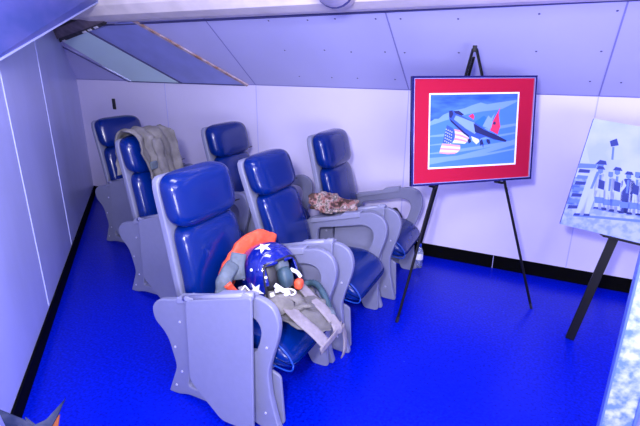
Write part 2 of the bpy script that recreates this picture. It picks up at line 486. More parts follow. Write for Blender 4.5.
# cream beam along the slope
bm = bmesh.new()
prof = [(2.80, 2.27), (2.80, 2.10), (2.86, 2.035), (2.98, 2.005), (3.10, 2.003), (3.165, 2.018), (3.175, 2.04), (2.95, 2.25)]
secs = []
for x, k in ((-4.0, 0.15), (-3.75, 0.75), (-3.4, 1.0), (2.3, 1.0)):
    secs.append([bm.verts.new((x, 3.175 + (y - 3.175) * (0.45 + 0.55 * k), 2.03 + (z - 2.03) * k)) for y, z in prof])
for a, b in zip(secs, secs[1:]):
    for i in range(len(prof)): bm.faces.new((a[i], a[(i + 1) % 8], b[(i + 1) % 8], b[i]))
bm.faces.new(secs[0]); bm.faces.new(secs[-1][::-1])
struct(bm_obj('beam', bm, M['cream'], bevel=0.01))
# black strip standing in for the shadow line below the beam
strip('shadow_line', (-4.0, 3.20, 2.0), (2.28, 3.155, 2.031), 0.012, M['rivet'])
# round pipe crossing below the beam
pp = empty('overhead_pipe', (-1.42, 3.02, 2.1))
rel(tube('pipe', [(-1.275, 2.84, 2.092), (-1.17, 2.5, 2.092), (-1.0, 2.0, 2.092)], 0.11, M['cream'], seg=20, n=2), pp)
rel(tube('clamp', [(-1.21, 2.64, 2.092), (-1.20, 2.60, 2.092)], 0.114, M['rivet'], seg=20, n=1), pp)
tag(pp, 'fat cream pipe end coming down in front of the long cream ceiling beam', 'pipe')

# black slot plate on the far wall
sw = plate('wall_switch', [round_poly([(-0.024, -0.062), (0.024, -0.062), (0.024, 0.062), (-0.024, 0.062)], 0.006)], 0.012, M['blackp'],
           frame=lambda u, v, w_: (-4.647 + u, D - 0.008 + w_, 1.188 + v))
tag(sw, 'small black rectangular plate on the far wall above the rearmost chair', 'wall plate')

# ------------------------------------------------------------------ ready-room chair
def make_chair():
    t = empty('ready_room_chair')
    yS = 0.30
    outer = [(-.10, .38), (-.155, .425), (-.165, .50), (-.12, .55), (-.02, .575), (.22, .64), (.34, .68), (.49, .715), (.57, .685), (.60, .61), (.59, .53), (.555, .42),
             (.53, .33), (.54, .20), (.575, .05), (.595, .0), (.49, .0), (.43, .022), (.02, .022), (-.04, .0), (-.11, .0), (-.10, .025), (-.035, .18), (-.07, .33)]
    h1 = [(.07, .40), (.07, .535), (.20, .56), (.42, .612), (.48, .60), (.505, .55), (.49, .48), (.465, .42)]
    h2 = [(.075, .29), (.03, .075), (.45, .075), (.40, .29)]
    L = [round_poly(outer, .035), round_poly(h1, .04), round_poly(h2, .025)]
    for s in (-1, 1):
        fr = plate('side_frame', L, 0.036, M['grey_plastic'], t, bev=0.007, frame=lambda u, v, w_, s=s: (u, s * yS + w_, v))
        # arm cap with its hinge pad
        plate('arm_pad', [round_poly([(.02, .565), (.24, .625), (.40, .668), (.40, .708), (.27, .678), (.25, .655), (.02, .60)], .01)], 0.058, M['grey_metal'], fr, bev=0.006,
              frame=lambda u, v, w_, s=s: (u, s * yS + w_, v))
        for px, pz in ((-.03, .30), (.0, .16), (.02, .46), (.53, .47), (.51, .10), (-.05, .06)):
            bm = bmesh.new(); bmesh.ops.create_cone(bm, cap_ends=True, segments=10, radius1=.007, radius2=.005, depth=.006,
                                                    matrix=Matrix.Translation((px, s * (yS + .020), pz)) @ Matrix.Rotation(-s * PI / 2, 4, 'X'))
            bm_obj('screw', bm, M['screw'], fr)
        # inner foot plate
        plate('foot', [round_poly([(.42, .26), (.48, .31), (.56, .28), (.575, .012), (.55, 0), (.47, 0), (.44, .06)], .02)], 0.016, M['grey_plastic'], t, bev=0.003,
              frame=lambda u, v, w_, s=s: (u, s * (yS - .05) + w_, v))
    # folded desk leaf on the right arm
    pl = plate('desk_leaf', [round_poly([(.11, .622), (.485, .728), (.485, .03), (.30, .028), (.11, .19)], [.02, .02, .03, .03, .03])], 0.016, M['grey_plastic'], t, bev=0.004,
               frame=lambda u, v, w_: (u, -yS - .05 - (.70 - v) * .05 + w_, v))
    bm = bmesh.new(); add_tube(bm, [(.075, -yS - .03, .612), (.48, -yS - .03, .728)], .014, n=1, seg=10)
    bm_obj('hinge', bm, M['grey_metal'], pl, smooth=True)
    for u in (.12, .455):
        bm = bmesh.new(); add_bar(bm, (u, -yS + .015, .605 + (u - .085) * .285), (u, -yS - .05, .615 + (u - .085) * .285), .05, .022)
        bm_obj('hinge_bracket', bm, M['grey_metal'], pl, bevel=.003)
    # back shell
    def xb(z): return -.015 - .14 * max(0, (z - .42)) / .7 - .03 * max(0, (z - .85)) ** 1.0
    def shell_def(q):
        z = q.z + .775; k = 1 - 0.05 * max(0, (z - .6)) / .55
        return Vector((xb(z) - .018 + q.x, q.y * k, z))
    pball('back_shell', (.045, .485, .745), M['grey_plastic'], t, p=(8, 16, 12), n=12, deform=shell_def)
    def back_def(q):
        z = q.z + .655
        k = 1 - .07 * max(0, (z - .55)) / .4
        bul = .018 * math.cos(q.y / .26 * PI / 2) if q.x > 0 else 0
        return Vector((xb(z) + .045 + q.x + bul * .6 + .012 * math.sin((z - .42) / .5 * PI), q.y * k, z))
    bc = pball('back_cushion', (.12, .49, .52), M['vinyl'], t, p=(2.8, 4.5, 9), n=16, deform=back_def)
    def head_def(q):
        z = q.z + 1.035
        return Vector((xb(z) + .06 + q.x, q.y, z))
    hr = pball('headrest', (.15, .495, .275), M['vinyl'], t, p=(2.6, 4.2, 4.6), n=16, deform=head_def)
    # latch lever at the headrest gap
    la = bar('latch', (xb(.9) + .01, .27, .905), (xb(.9) + .045, .335, .915), .02, .012, M['black'], t, bevel=.003, taper=.4)
    # seat cushion
    SS = (.64, .515, .15)
    def seat_def(q):
        x = q.x + .30
        z = .385 + q.z * (1 - .05 * (x / .62)) + .015 * (x / .62)
        if x > .42: z -= .075 * ((x - .42) / .19) ** 2 * (.9 if q.z > 0 else .55)
        return Vector((x, q.y, z))
    sc = pball('seat_cushion', SS, M['vinyl'], t, p=(6, 12, 3.0), n=18, deform=seat_def)
    for s in (-1,):
        pts = []
        for k in range(-9, 7):
            a = k / 9 * PI * .55; c_, s_ = math.cos(a), math.sin(a)
            px = math.copysign(abs(c_) ** (2 / 6), c_) * SS[0] / 2; pz = math.copysign(abs(s_) ** (2 / 3), s_) * SS[2] / 2
            pts.append(seat_def(Vector((px * 1.0, s * .238, pz * 1.0))))
        bm = bmesh.new(); add_tube(bm, pts, .0045, seg=6, n=1, side=(0, 1, 0)); bm_obj('piping_highlight', bm, M['piping_highlight'], sc, smooth=True)  # piping only on the near nose; its brighter blue draws the highlight arc
    # seat pan under the cushion and a cross rail
    bm = bmesh.new(); add_box(bm, .02, .47, -.275, .275, .285, .325); bm_obj('seat_pan', bm, M['grey_metal'], t, bevel=.006)
    bm = bmesh.new(); add_bar(bm, (.30, -.285, .05), (.30, .285, .05), .04, .03); bm_obj('cross_rail', bm, M['grey_metal'], t, bevel=.004)
    return t

GRP = 'blue ready-room chairs in three rows'
chair = make_chair()
spots = [
    (-1.52, 1.785, 1.8, 'blue vinyl grey-framed chair nearest the camera with the star helmet on its seat'),
    (-1.475, 2.515, -5.0, 'middle chair of the front row between the helmet chair and the wall-side chair, seat empty'),
    (-1.425, 3.270, 0, 'front-row chair beside the far wall and the tall picture easel'),
    (-2.60, 2.510, .8, 'second-row chair with khaki flight clothing draped over its headrest'),
    (-2.42, 3.240, 0, 'second-row chair by the far wall, bare headrest showing behind the middle front chair'),
    (-3.63, 3.130, 0, 'rearmost blue chair alone in the far left corner under the black wall plate'),
]
for i, (x, y, rec, lab) in enumerate(spots):
    c = chair if i == 0 else copy_tree(chair)
    c.location = (x, y, 0); tag(c, lab, 'chair', GRP)
    piv = Vector((0, 0, .42))
    for ch in c.children:
        if ch.name.split('.')[0] in ('back_shell', 'back_cushion', 'headrest', 'latch'):
            ch.matrix_local = Matrix.Translation(piv) @ Matrix.Rotation(math.radians(rec), 4, 'Y') @ Matrix.Diagonal((1, (.96, .92, 1, 1, 1, 1)[i], .95 if i == 1 else 1, 1)) @ Matrix.Translation(-piv)

# ------------------------------------------------------------------ flight gear on the nearest chair
# helmet
hm = empty('flight_helmet', (-1.225, 1.865, .615))
VW = Vector((.49, -.754, .44)).normalized(); RW = Vector((.896, .445, 0)).normalized(); UW = RW.cross(VW) * -1
if UW.z < 0: UW = -UW
fx = (RW * .50 + UW * .0 + VW * .85).normalized(); uz = UW * .93 - RW * .35; uz = (uz - fx * uz.dot(fx)).normalized(); ly = uz.cross(fx)
HM = Matrix((fx, ly, uz)).transposed()
hm.rotation_euler = HM.to_euler()
HR = (.170, .148, .168)
def shell_r(d):
    p = 2.25
    return 1 / (abs(d.x) ** p + abs(d.y) ** p + abs(d.z) ** p) ** (1 / p)
bm = bmesh.new(); bmesh.ops.create_uvsphere(bm, u_segments=40, v_segments=28, radius=1)
kill = []
for v in bm.verts:
    d = v.co.normalized(); k = shell_r(d); v.co = Vector((d.x * HR[0] * k, d.y * HR[1] * k, d.z * HR[2] * k))
for f in bm.faces:
    c = f.calc_center_median()
    if c.x > .06 and c.z < .066 and abs(c.y) < .088 + .02 * (c.z < -.03): kill.append(f)
    elif c.z < -.122: kill.append(f)
bmesh.ops.delete(bm, geom=kill, context='FACES')
so = bm_obj_keep('shell', bm, M['helmet'], hm, smooth=True)
md = so.modifiers.new('solid', 'SOLIDIFY'); md.thickness = .01; md.offset = -1
tube('edge_roll', [(.134, -.089, .064), (.153, 0, .072), (.134, .089, .064), (.126, .102, -.02), (.092, .096, -.11), (.0, .108, -.122), (-.098, .055, -.122), (-.098, -.055, -.122), (0, -.108, -.122), (.092, -.096, -.11), (.126, -.102, -.02), (.134, -.089, .064)], .007, M['blackp'], hm, seg=8, n=4)
pball('liner', (.24, .21, .235), M['blackp'], hm, p=2.5, n=6, deform=lambda q: q + Vector((-.015, 0, -.005)))
tube('visor_track', [(.105, -.114, .037), (.113, -.07, .103), (.12, 0, .12), (.113, .07, .103), (.105, .114, .037)], .012, M['helmet'], hm, rz=.007, seg=10, n=6, side=(0, 0, 1))
def star(center, r, name='star'):
    c = Vector(center).normalized(); u = c.cross(Vector((0.2, 0.1, 1))).normalized(); v = u.cross(c) * -1
    bm = bmesh.new(); vs = []
    def pt(q):
        d = q.normalized(); k = shell_r(d); return Vector((d.x * HR[0] * k, d.y * HR[1] * k, d.z * HR[2] * k)) * 1.012
    cen = bm.verts.new(pt(c)); mid = []; out = []
    for i in range(10):
        a = 2 * PI * i / 10 + .3; rr = r if i % 2 == 0 else r * .42
        out.append(bm.verts.new(pt(c + (u * math.cos(a) + v * math.sin(a)) * rr)))
        mid.append(bm.verts.new(pt(c + (u * math.cos(a) + v * math.sin(a)) * rr * .5)))
    for i in range(10):
        j = (i + 1) % 10
        bm.faces.new((cen, mid[i], mid[j])); bm.faces.new((mid[i], out[i], out[j], mid[j]))
    return bm_obj_keep(name, bm, M['star'], hm)
def W2L(r, u, v): return HM.transposed() @ (RW * r + UW * u + VW * v)
star(W2L(-.20, .72, .62), .30); star(W2L(-.42, -.50, .72), .27); star(W2L(-.2, .3, -.9), .28)
for q in (W2L(-.55, .05, .8), W2L(-.15, -.15, .97), W2L(-.8, -.2, .5)):
    d = Vector(q).normalized() * 1.0; k = shell_r(d)
    pos = Vector((d.x * HR[0] * k, d.y * HR[1] * k, d.z * HR[2] * k))
    pball('snap', (.016, .016, .016), M['star'], hm, p=2, n=2, deform=lambda q, pos=pos: q + pos)
# white bayonet receivers on the cheek
for q, s in ((W2L(.045, -.085, .125), .030), (W2L(.02, -.11, .10), .034), (W2L(.075, -.115, .10), .026), (W2L(.09, -.085, .115), .024)):
    pball('receiver', (s, .022, s * .7), M['star'], hm, p=9, n=4, deform=lambda v, q=q: Matrix.Rotation(.5 + s * 60, 3, 'Z') @ v + Vector(q))
tag(hm, 'glossy dark blue flight helmet with white stars lying on the nearest chair', 'helmet')

# oxygen mask with hose
om = empty('oxygen_mask', (-1.10, 1.86, .585))
def L_(o): return rel(o, om)
HC = Vector((-1.225, 1.865, .615))
def HW(r, u, v): return HC + RW * r + UW * u + VW * v
L_(pball('mask_shell', (.075, .075, .11), M['teal_rub'], p=2.6, n=8, deform=lambda q: HM @ Vector((q.x, q.y, q.z)) + HW(.085, -.02, .105)))
L_(pball('face_seal', (.06, .075, .07), M['grey_web'], p=2.6, n=8, deform=lambda q: HM @ Vector((q.x, q.y, q.z)) + HW(.065, .04, .09)))
L_(pball('red_valve', (.045, .05, .055), M['orange'], p=3, n=5, deform=lambda q: q + HW(.155, -.055, .08)))
L_(tube('strap', [HW(.03, -.06, .14), HW(.07, -.085, .15), HW(.10, -.10, .15), HW(.06, -.12, .14), HW(.02, -.115, .14)], .012, M['star'], rz=.004, seg=8, n=4, side=tuple(UW)))
L_(tube('white_strap', [HW(.11, .02, .10), HW(.145, .005, .09), HW(.165, -.02, .08)], .010, M['star'], rz=.004, seg=8, n=4, side=tuple(UW)))
L_(tube('hose', [(-1.11, 1.81, .555), (-1.13, 1.80, .515), (-1.12, 1.90, .50), (-1.07, 1.99, .53), (-1.0, 1.985, .545), (-.93, 1.93, .525), (-.88, 1.88, .50), (-.855, 1.85, .485)], .019, M['teal_rub'], seg=12, n=10, ridge=.14))
L_(tube('connector', [(-.865, 1.86, .49), (-.835, 1.83, .475)], .024, M['grey_web'], seg=12, n=1))
tag(om, 'grey-green oxygen mask with ribbed hose and red valve trailing from the helmet', 'oxygen mask')

# orange life-vest collar
lv = empty('life_vest_collar', (-1.36, 1.75, .5))
def V_(o): return rel(o, lv)
def sidev(a, b): return tuple((Vector(b) - Vector(a)).cross(VW).normalized())
oc = [(-1.30, 2.03, .715), (-1.34, 1.965, .755), (-1.37, 1.88, .745), (-1.375, 1.79, .70), (-1.375, 1.72, .655), (-1.36, 1.66, .60), (-1.35, 1.64, .54), (-1.33, 1.65, .49)]
V_(tube('orange_collar', oc, .055, M['orange'], rz=.022, seg=16, n=8, side=sidev(oc[0], oc[1]), wob=.2, power=3))
gl = [(-1.33, 1.70, .71), (-1.325, 1.645, .69), (-1.325, 1.60, .64), (-1.325, 1.585, .58), (-1.32, 1.60, .52), (-1.32, 1.62, .48)]
V_(tube('grey_lining', gl, .036, M['grey_web'], rz=.020, seg=12, n=8, side=sidev(gl[0], gl[1]), wob=.3, power=3))
gp = [(-1.325, 1.745, .755), (-1.315, 1.71, .715), (-1.305, 1.695, .675), (-1.30, 1.69, .64)]
V_(tube('grey_strap', gp, .040, M['grey_web'], rz=.012, seg=10, n=5, side=sidev(gp[0], gp[2]), power=4))
oe = [(-1.295, 1.60, .655), (-1.285, 1.625, .61), (-1.28, 1.66, .565), (-1.27, 1.70, .52)]
V_(tube('orange_edge', oe, .020, M['orange'], rz=.010, seg=10, n=5, side=sidev(oe[0], oe[2]), power=3))
V_(tube('webbing_strap', [(-1.285, 1.70, .60), (-1.265, 1.69, .575), (-1.23, 1.675, .55), (-1.19, 1.67, .53), (-1.14, 1.69, .51)], .022, M['tan2'], rz=.005, seg=10, n=6, side=(0, 1, .5), power=4))
for c, s in (((-1.255, 1.672, .582), 1), ((-1.222, 1.662, .565), 1)):
    bm = bmesh.new(); c = Vector(c)
    a = Vector((0, .032, .012)); b = Vector((.014, -.002, -.010))
    q = [c - a - b, c + a - b, c + a + b, c - a + b]
    for i in range(4): add_bar(bm, q[i], q[(i + 1) % 4], .005, .005)
    V_(bm_obj('buckle', bm, M['star']))
tag(lv, 'orange and grey life-vest collar with buckled webbing behind the star helmet', 'life vest')

# harness cloth over the seat front
def sheet(name, grid, m, parent=None, thick=.006, amp=.006, sc=18, sub=5):
    """grid rows of control points, resampled; slightly rumpled"""
    rows = [smooth_path(r, sub) for r in grid]
    cols = list(zip(*rows)); cols = [smooth_path(c, sub) for c in cols]
    bm = bmesh.new(); V = [[bm.verts.new(p + Vector((noise.noise(p * sc), noise.noise(p * sc + Vector((9, 2, 1))), noise.noise(p * sc + Vector((3, 7, 5))))) * amp) for p in c] for c in cols]
    for i in range(len(V) - 1):
        for j in range(len(V[0]) - 1): bm.faces.new((V[i][j], V[i + 1][j], V[i + 1][j + 1], V[i][j + 1]))
    bmesh.ops.recalc_face_normals(bm, faces=bm.faces[:])
    o = bm_obj_keep(name, bm, m, parent, smooth=True)
    md = o.modifiers.new('solid', 'SOLIDIFY'); md.thickness = thick; md.offset = 0
    return o
hn = empty('parachute_harness', (-1.0, 1.78, .48))
def H_(o): return rel(o, hn)
H_(sheet('harness_cloth', [
    [(-1.26, 1.66, .515), (-1.20, 1.78, .525), (-1.12, 1.90, .53), (-1.05, 1.99, .52)],
    [(-1.17, 1.62, .52), (-1.12, 1.74, .535), (-1.05, 1.84, .54), (-.98, 1.93, .52)],
    [(-1.08, 1.62, .50), (-1.02, 1.72, .525), (-.95, 1.80, .525), (-.90, 1.88, .51)],
    [(-.97, 1.63, .51), (-.90, 1.71, .505), (-.87, 1.78, .50), (-.85, 1.84, .495)],
    [(-.85, 1.655, .475), (-.81, 1.72, .462), (-.805, 1.78, .452), (-.805, 1.83, .445)]], M['tan'], amp=.030, sc=17))
H_(sheet('harness_flap', [
    [(-1.20, 1.70, .555), (-1.13, 1.78, .57), (-1.06, 1.86, .56)],
    [(-1.12, 1.66, .55), (-1.06, 1.73, .575), (-.99, 1.80, .56)],
    [(-1.04, 1.66, .53), (-.97, 1.70, .545), (-.92, 1.76, .54)]], M['khaki'], amp=.035, sc=22))
H_(pball('harness_bundle', (.15, .13, .09), M['tan'], p=3, n=14, deform=lambda q: q * (1 + .3 * noise.noise(q * 30)) + Vector((-1.14, 1.71, .515))))
H_(tube('shoulder_strap', [(-1.13, 1.93, .56), (-1.05, 1.90, .56), (-.96, 1.86, .53), (-.87, 1.82, .505), (-.79, 1.79, .455), (-.785, 1.78, .42)], .030, M['tan2'], rz=.006, seg=10, n=6, side=(.4, 1, 0), power=4))
H_(tube('leg_strap', [(-1.08, 1.76, .555), (-1.0, 1.70, .54), (-.92, 1.665, .52), (-.84, 1.655, .482), (-.79, 1.665, .43)], .034, M['tan2'], rz=.006, seg=10, n=6, side=(.4, 1, 0), power=4))
H_(tube('edge_strap', [(-.795, 1.62, .415), (-.787, 1.70, .425), (-.785, 1.78, .43), (-.79, 1.85, .435)], .020, M['tan2'], rz=.005, seg=10, n=5, side=(0, 0, 1), power=4))
H_(tube('hanging_tail', [(-.785, 1.845, .43), (-.775, 1.86, .36), (-.77, 1.85, .29), (-.785, 1.86, .24)], .020, M['tan2'], rz=.005, seg=10, n=6, side=(0, 1, 0), power=4))
H_(tube('fastener', [(-1.10, 1.80, .575), (-1.07, 1.82, .58), (-1.035, 1.815, .572), (-1.04, 1.785, .568), (-1.075, 1.775, .57), (-1.10, 1.80, .575)], .005, M['star'], seg=6, n=4))
tag(hn, 'tan parachute harness with pale straps hanging over the front edge of the nearest seat', 'harness')

# khaki flight clothing draped over the second-row headrest
gs = empty('draped_flight_suit', (-2.55, 2.45, 1.2))
rows = []
ys = [2.29, 2.325, 2.36, 2.395, 2.43, 2.465, 2.50, 2.54, 2.58, 2.615, 2.645]
prof = [(-2.80, .88), (-2.80, 1.05), (-2.78, 1.165), (-2.70, 1.212), (-2.605, 1.19), (-2.555, 1.10), (-2.53, .98), (-2.50, .84), (-2.47, .72), (-2.45, .58)]
for j, (px, pz) in enumerate(prof):
    row = []
    for i, y in enumerate(ys):
        t = i / (len(ys) - 1)
        k = (j - 4) / 5 if j > 4 else 0
        yy = y + .06 * k * (1 - t) + .02 * k
        fold = .018 * math.sin(i * 2.0 + j * .22)
        row.append((px + (fold if j != 3 else 0), yy, pz + (.01 * math.sin(i * 2.1) if j in (2, 3, 4) else 0) - (.04 * k * (t < .3))))
    rows.append(row)
o = sheet('suit_cloth', rows, M['khaki'], thick=.012, amp=.022, sc=16, sub=4); rel(o, gs)
o = tube('sleeve', [(-2.545, 2.45, 1.15), (-2.51, 2.45, 1.0), (-2.49, 2.47, .85), (-2.46, 2.48, .68), (-2.44, 2.48, .56)], .042, M['khaki'], rz=.022, seg=14, n=8, side=(0, 1, 0), wob=.4); rel(o, gs)
o = pball('patch', (.012, .07, .06), M['grey_web'], p=5, n=4, deform=lambda q: q + Vector((-2.515, 2.375, .97))); rel(o, gs)
tag(gs, 'crumpled khaki flight suit draped over the headrest of the second-row chair', 'flight suit')

# desert camouflage cap on the arm between the two farther front chairs
cp = empty('camouflage_cap', (-1.31, 2.90, .66))
def crump(q):
    n_ = noise.noise(q * 14) * .45 + noise.noise(q * 34) * .25
    v = q * (1 + n_); return Vector((v.x, v.y, max(v.z, -.035)))
pball('crown', (.22, .20, .15), M['camo'], cp, p=2.6, n=22, deform=lambda q: crump(q) + Vector((-.03, 0, .05)))
pball('brim', (.20, .16, .03), M['camo'], cp, p=3, n=14, deform=lambda q: crump(q) + Vector((.10, .04, .045 + .02 * math.sin(q.y * 30))))
cp.location = (-1.335, 2.885, .645)
tag(cp, 'crumpled desert camouflage cap resting on the chair arm in front of the wall-side chair', 'cap')

# seat belt lump on the wall-side chair
sb = tube('seat_belt', [(-1.10, 3.46, .485), (-1.06, 3.45, .53), (-1.02, 3.435, .545), (-.985, 3.42, .52), (-.96, 3.41, .487)], .022, M['blackp'], rz=.010, seg=10, n=5, side=(0, 1, 0), wob=.3)
tag(sb, 'small dark belt lying folded on the seat of the wall-side front chair', 'seat belt')

# bottle at the wall
bt = empty('water_bottle', (-.835, 3.61, 0))
def lathe(name, prof, m, parent, seg=20):
    bm = bmesh.new(); rings = []
    for r, z in prof: rings.append([bm.verts.new((r * math.cos(2 * PI * i / seg), r * math.sin(2 * PI * i / seg), z)) for i in range(seg)])
    for a, b in zip(rings, rings[1:]):
        for i in range(seg): bm.faces.new((a[i], a[(i + 1) % seg], b[(i + 1) % seg], b[i]))
    bm.faces.new(rings[0][::-1]); bm.faces.new(rings[-1]); return bm_obj(name, bm, m, parent, smooth=True)
lathe('bottle_body', [(.028, 0), (.033, .008), (.033, .06), (.031, .065), (.033, .07), (.033, .135), (.028, .155), (.015, .185), (.013, .195)], M['clear'], bt)
lathe('label_band', [(.0335, .075), (.0338, .08), (.0338, .125), (.0335, .13)], M['white'], bt)
lathe('cap', [(.016, .19), (.016, .212), (.014, .215)], M['blue_cap'], bt)
tag(bt, 'clear bottle with blue cap on the floor between chair and easel leg', 'bottle')

# ------------------------------------------------------------------ picture easel
TH = .129; YW = .708
pc = Vector((-.431, 3.13, 1.265 - 1.7)) * (3.06 / 3.13) + Vector((0, 0, 1.7)); U = Vector((math.cos(YW), math.sin(YW), 0)); N0 = Vector((math.sin(YW), -math.cos(YW), 0))
Vv = Vector((0, 0, 1)) * math.cos(TH) - N0 * math.sin(TH); Nn = U.cross(Vv)
PW, PH = .892 * 3.06 / 3.13, .684 * 3.06 / 3.13
def pic(u, v, w_=0.0): return pc + U * u + Vv * v + Nn * w_

ez = empty('display_easel', (-.33, 3.05, 0))
def Z_(o): return rel(o, ez)
apex = Vector((-.1693, 1.1033, .0268)) * 2.96 + Vector((0, 0, 1.69))
fa = Vector((-.735, 2.672, 0)); fb = Vector((.079, 3.287, 0)); fc = Vector((-.893, 3.77, 0))
def upto(f, t): return f + (apex - f) * t
off = -Nn * .026
for f_, nm in ((fa, 'leg'), (fb, 'leg'), (fc, 'leg')):
    d = (apex - f_).normalized()
    top = apex + d * .0 + (Vector((-U.x, -U.y, 0)) * .012 if f_ is fa else (Vector((U.x, U.y, 0)) * .012 if f_ is fb else Vector((0, 0, -.05))))
    l = bar(nm, f_, top, .016, .012, M['black'], up=tuple(N0), bevel=.002); Z_(l)
    tp = bar('foot_cap', f_, f_ + d * .04, .02, .016, M['blackp'], bevel=.003); tp.parent = l
Z_(bar('apex_hinge', apex + Vector((0, 0, -.02)), apex + Vector((0, 0, .02)), .04, .025, M['black'], bevel=.004))
for s in (-1, 1):
    Z_(bar('picture_peg', pic(s * .24 - .03, -PH / 2 - .012, -.055), pic(s * .24 - .03, -PH / 2 - .012, .03), .022, .014, M['black'], bevel=.002))
tag(ez, 'thin black tripod easel holding the red-matted aircraft picture', 'easel')

fp = empty('framed_picture', pic(0, -PH / 2))
def F_(o): return rel(o, fp)
def pframe(u, v, w_): return pic(u, v, w_)
rect = lambda a, b: [(-a, -b), (a, -b), (a, b), (-a, b)]
F_(plate('picture_frame', [rect(PW / 2, PH / 2), rect(PW / 2 - .014, PH / 2 - .014)], .028, M['frame'], bev=.002, frame=lambda u, v, w_: pframe(u, v, w_)))
F_(plate('frame_lip', [rect(PW / 2 - .013, PH / 2 - .013), rect(PW / 2 - .017, PH / 2 - .017)], .02, M['frame_edge'], bev=.001, frame=lambda u, v, w_: pframe(u, v, w_ + .004)))
F_(plate('backing', [rect(PW / 2 - .01, PH / 2 - .01)], .006, M['blackp'], bev=.001, frame=lambda u, v, w_: pframe(u, v, w_ - .010)))
F_(plate('red_mat', [rect(PW / 2 - .015, PH / 2 - .015), [(-.318, -.232), (.318, -.232), (.318, .233), (-.318, .233)]], .004, M['red_mat'], bev=.0005, frame=lambda u, v, w_: pframe(u - .012 * 0, v, w_)))
F_(plate('white_bevel', [[(-.320, -.234), (.320, -.234), (.320, .235), (-.320, .235)], [(-.308, -.222), (.308, -.222), (.308, .223), (-.308, .223)]], .004, M['star'], bev=.0005, frame=lambda u, v, w_: pframe(u, v, w_ - .002)))

def flat(name, c, r=.6):
    m = mat(name, c, r); return m
# print: sky with clouds, jet, flag (coordinates 0..1 across the opening, v up)
def sky_print():
    m = bpy.data.materials.new('painted_sky'); m.use_nodes = True
    nt = m.node_tree; b = nt.nodes['Principled BSDF']; b.inputs['Roughness'].default_value = .6
    uv = nt.nodes.new('ShaderNodeUVMap'); mp = nt.nodes.new('ShaderNodeMapping'); mp.inputs['Scale'].default_value = (2, 6, 1); mp.inputs['Rotation'].default_value = (0, 0, -.25)
    n = nt.nodes.new('ShaderNodeTexNoise'); n.inputs['Scale'].default_value = 1.6; n.inputs['Detail'].default_value = 4
    r = nt.nodes.new('ShaderNodeValToRGB'); r.color_ramp.elements[0].position = .35; r.color_ramp.elements[0].color = (.008, .07, .62, 1)
    r.color_ramp.elements[1].position = .65; r.color_ramp.elements[1].color = (.06, .19, .78, 1)
    nt.links.new(uv.outputs[0], mp.inputs[0]); nt.links.new(mp.outputs[0], n.inputs['Vector']); nt.links.new(n.outputs['Fac'], r.inputs[0]); nt.links.new(r.outputs[0], b.inputs['Base Color'])
    return m
pm = [sky_print(), flat('cloud_paint', (.17, .32, .82)), flat('jet_dark', (.01, .015, .10)), flat('jet_blue', (.03, .09, .50)), flat('jet_light', (.22, .36, .76)),
      flat('paint_red', (.75, .03, .10)), flat('paint_white', (.72, .78, .98)), flat('paint_pink', (.80, .30, .50)), flat('paint_midblue', (.02, .16, .70)), flat('paint_haze', (.06, .20, .78))]
polys = []
def P(mi, pts, lay): polys.append((mi, pts, lay))
P(0, [(0, 0), (1, 0), (1, 1), (0, 1)], 0)
# crop coordinates: opening spans x 50..515, y 30..400 of the 532x426 close-up
def K(x, y): return ((x - 50) / 465, (400 - y) / 370)
P(1, [K(*q) for q in ((50, 165), (75, 150), (95, 150), (120, 130), (150, 118), (185, 108), (230, 100), (270, 85), (315, 72), (350, 82), (400, 75), (515, 62), (515, 72), (430, 110), (330, 118), (250, 130), (130, 160), (50, 185))], 1)
P(9, [K(*q) for q in ((50, 175), (130, 152), (250, 124), (330, 112), (430, 104), (515, 72), (515, 400), (50, 400))], .6)
for yy, hh in ((215, 14), (262, 9), (305, 12), (350, 8)):
    P(1, [K(*q) for q in ((50, yy + 20), (180, yy + 8), (330, yy - 8), (515, yy - 30), (515, yy - 30 + hh), (340, yy + hh - 4), (180, yy + 12 + hh), (50, yy + 20 + hh * .5))], .8)
P(8, [K(*q) for q in ((290, 170), (335, 140), (350, 150), (330, 200), (300, 200))], 1)
P(4, [K(*q) for q in ((330, 195), (360, 140), (375, 155), (395, 130), (370, 210))], 2)
P(1, [K(*q) for q in ((52, 350), (200, 345), (420, 300), (515, 270), (515, 300), (300, 352), (52, 385))], 1)
# flag: canton + stripes waving
P(3, [K(*q) for q in ((140, 183), (172, 200), (185, 240), (165, 280), (120, 275), (128, 230))], 2)
fl0 = [((178, 205), (225, 215), (262, 235)), ((182, 216), (225, 226), (262, 245)), ((184, 227), (222, 237), (258, 254)), ((184, 238), (220, 248), (256, 262)), ((183, 249), (218, 258), (252, 270)), ((180, 262), (214, 268), (246, 276)), ((172, 275), (205, 280), (238, 284))]
for i in range(6):
    a = fl0[i]; b_ = fl0[i + 1]
    P(7 if i % 2 == 0 else 6, [K(*q) for q in (a[0], a[1], a[2], b_[2], b_[1], b_[0])], 2)
fl1 = [((118, 278), (160, 284), (212, 290)), ((114, 288), (158, 294), (214, 300)), ((110, 299), (155, 304), (214, 310)), ((108, 309), (152, 314), (208, 319)), ((104, 320), (150, 325), (200, 327)), ((106, 328), (150, 335), (185, 334))]
for i in range(5):
    a = fl1[i]; b_ = fl1[i + 1]
    P(7 if i % 2 == 0 else 6, [K(*q) for q in (a[0], a[1], a[2], b_[2], b_[1], b_[0])], 2)
for i in range(5):
    for j in range(4):
        cx, cy = 137 + j * 10 - i * 1.5, 205 + i * 15 + j * 5
        st = []
        for k in range(10):
            a = 2 * PI * k / 10 - PI / 2; rr = 4.2 if k % 2 == 0 else 1.8
            st.append(K(cx + rr * math.cos(a), cy + rr * math.sin(a)))
        P(6, st, 3)
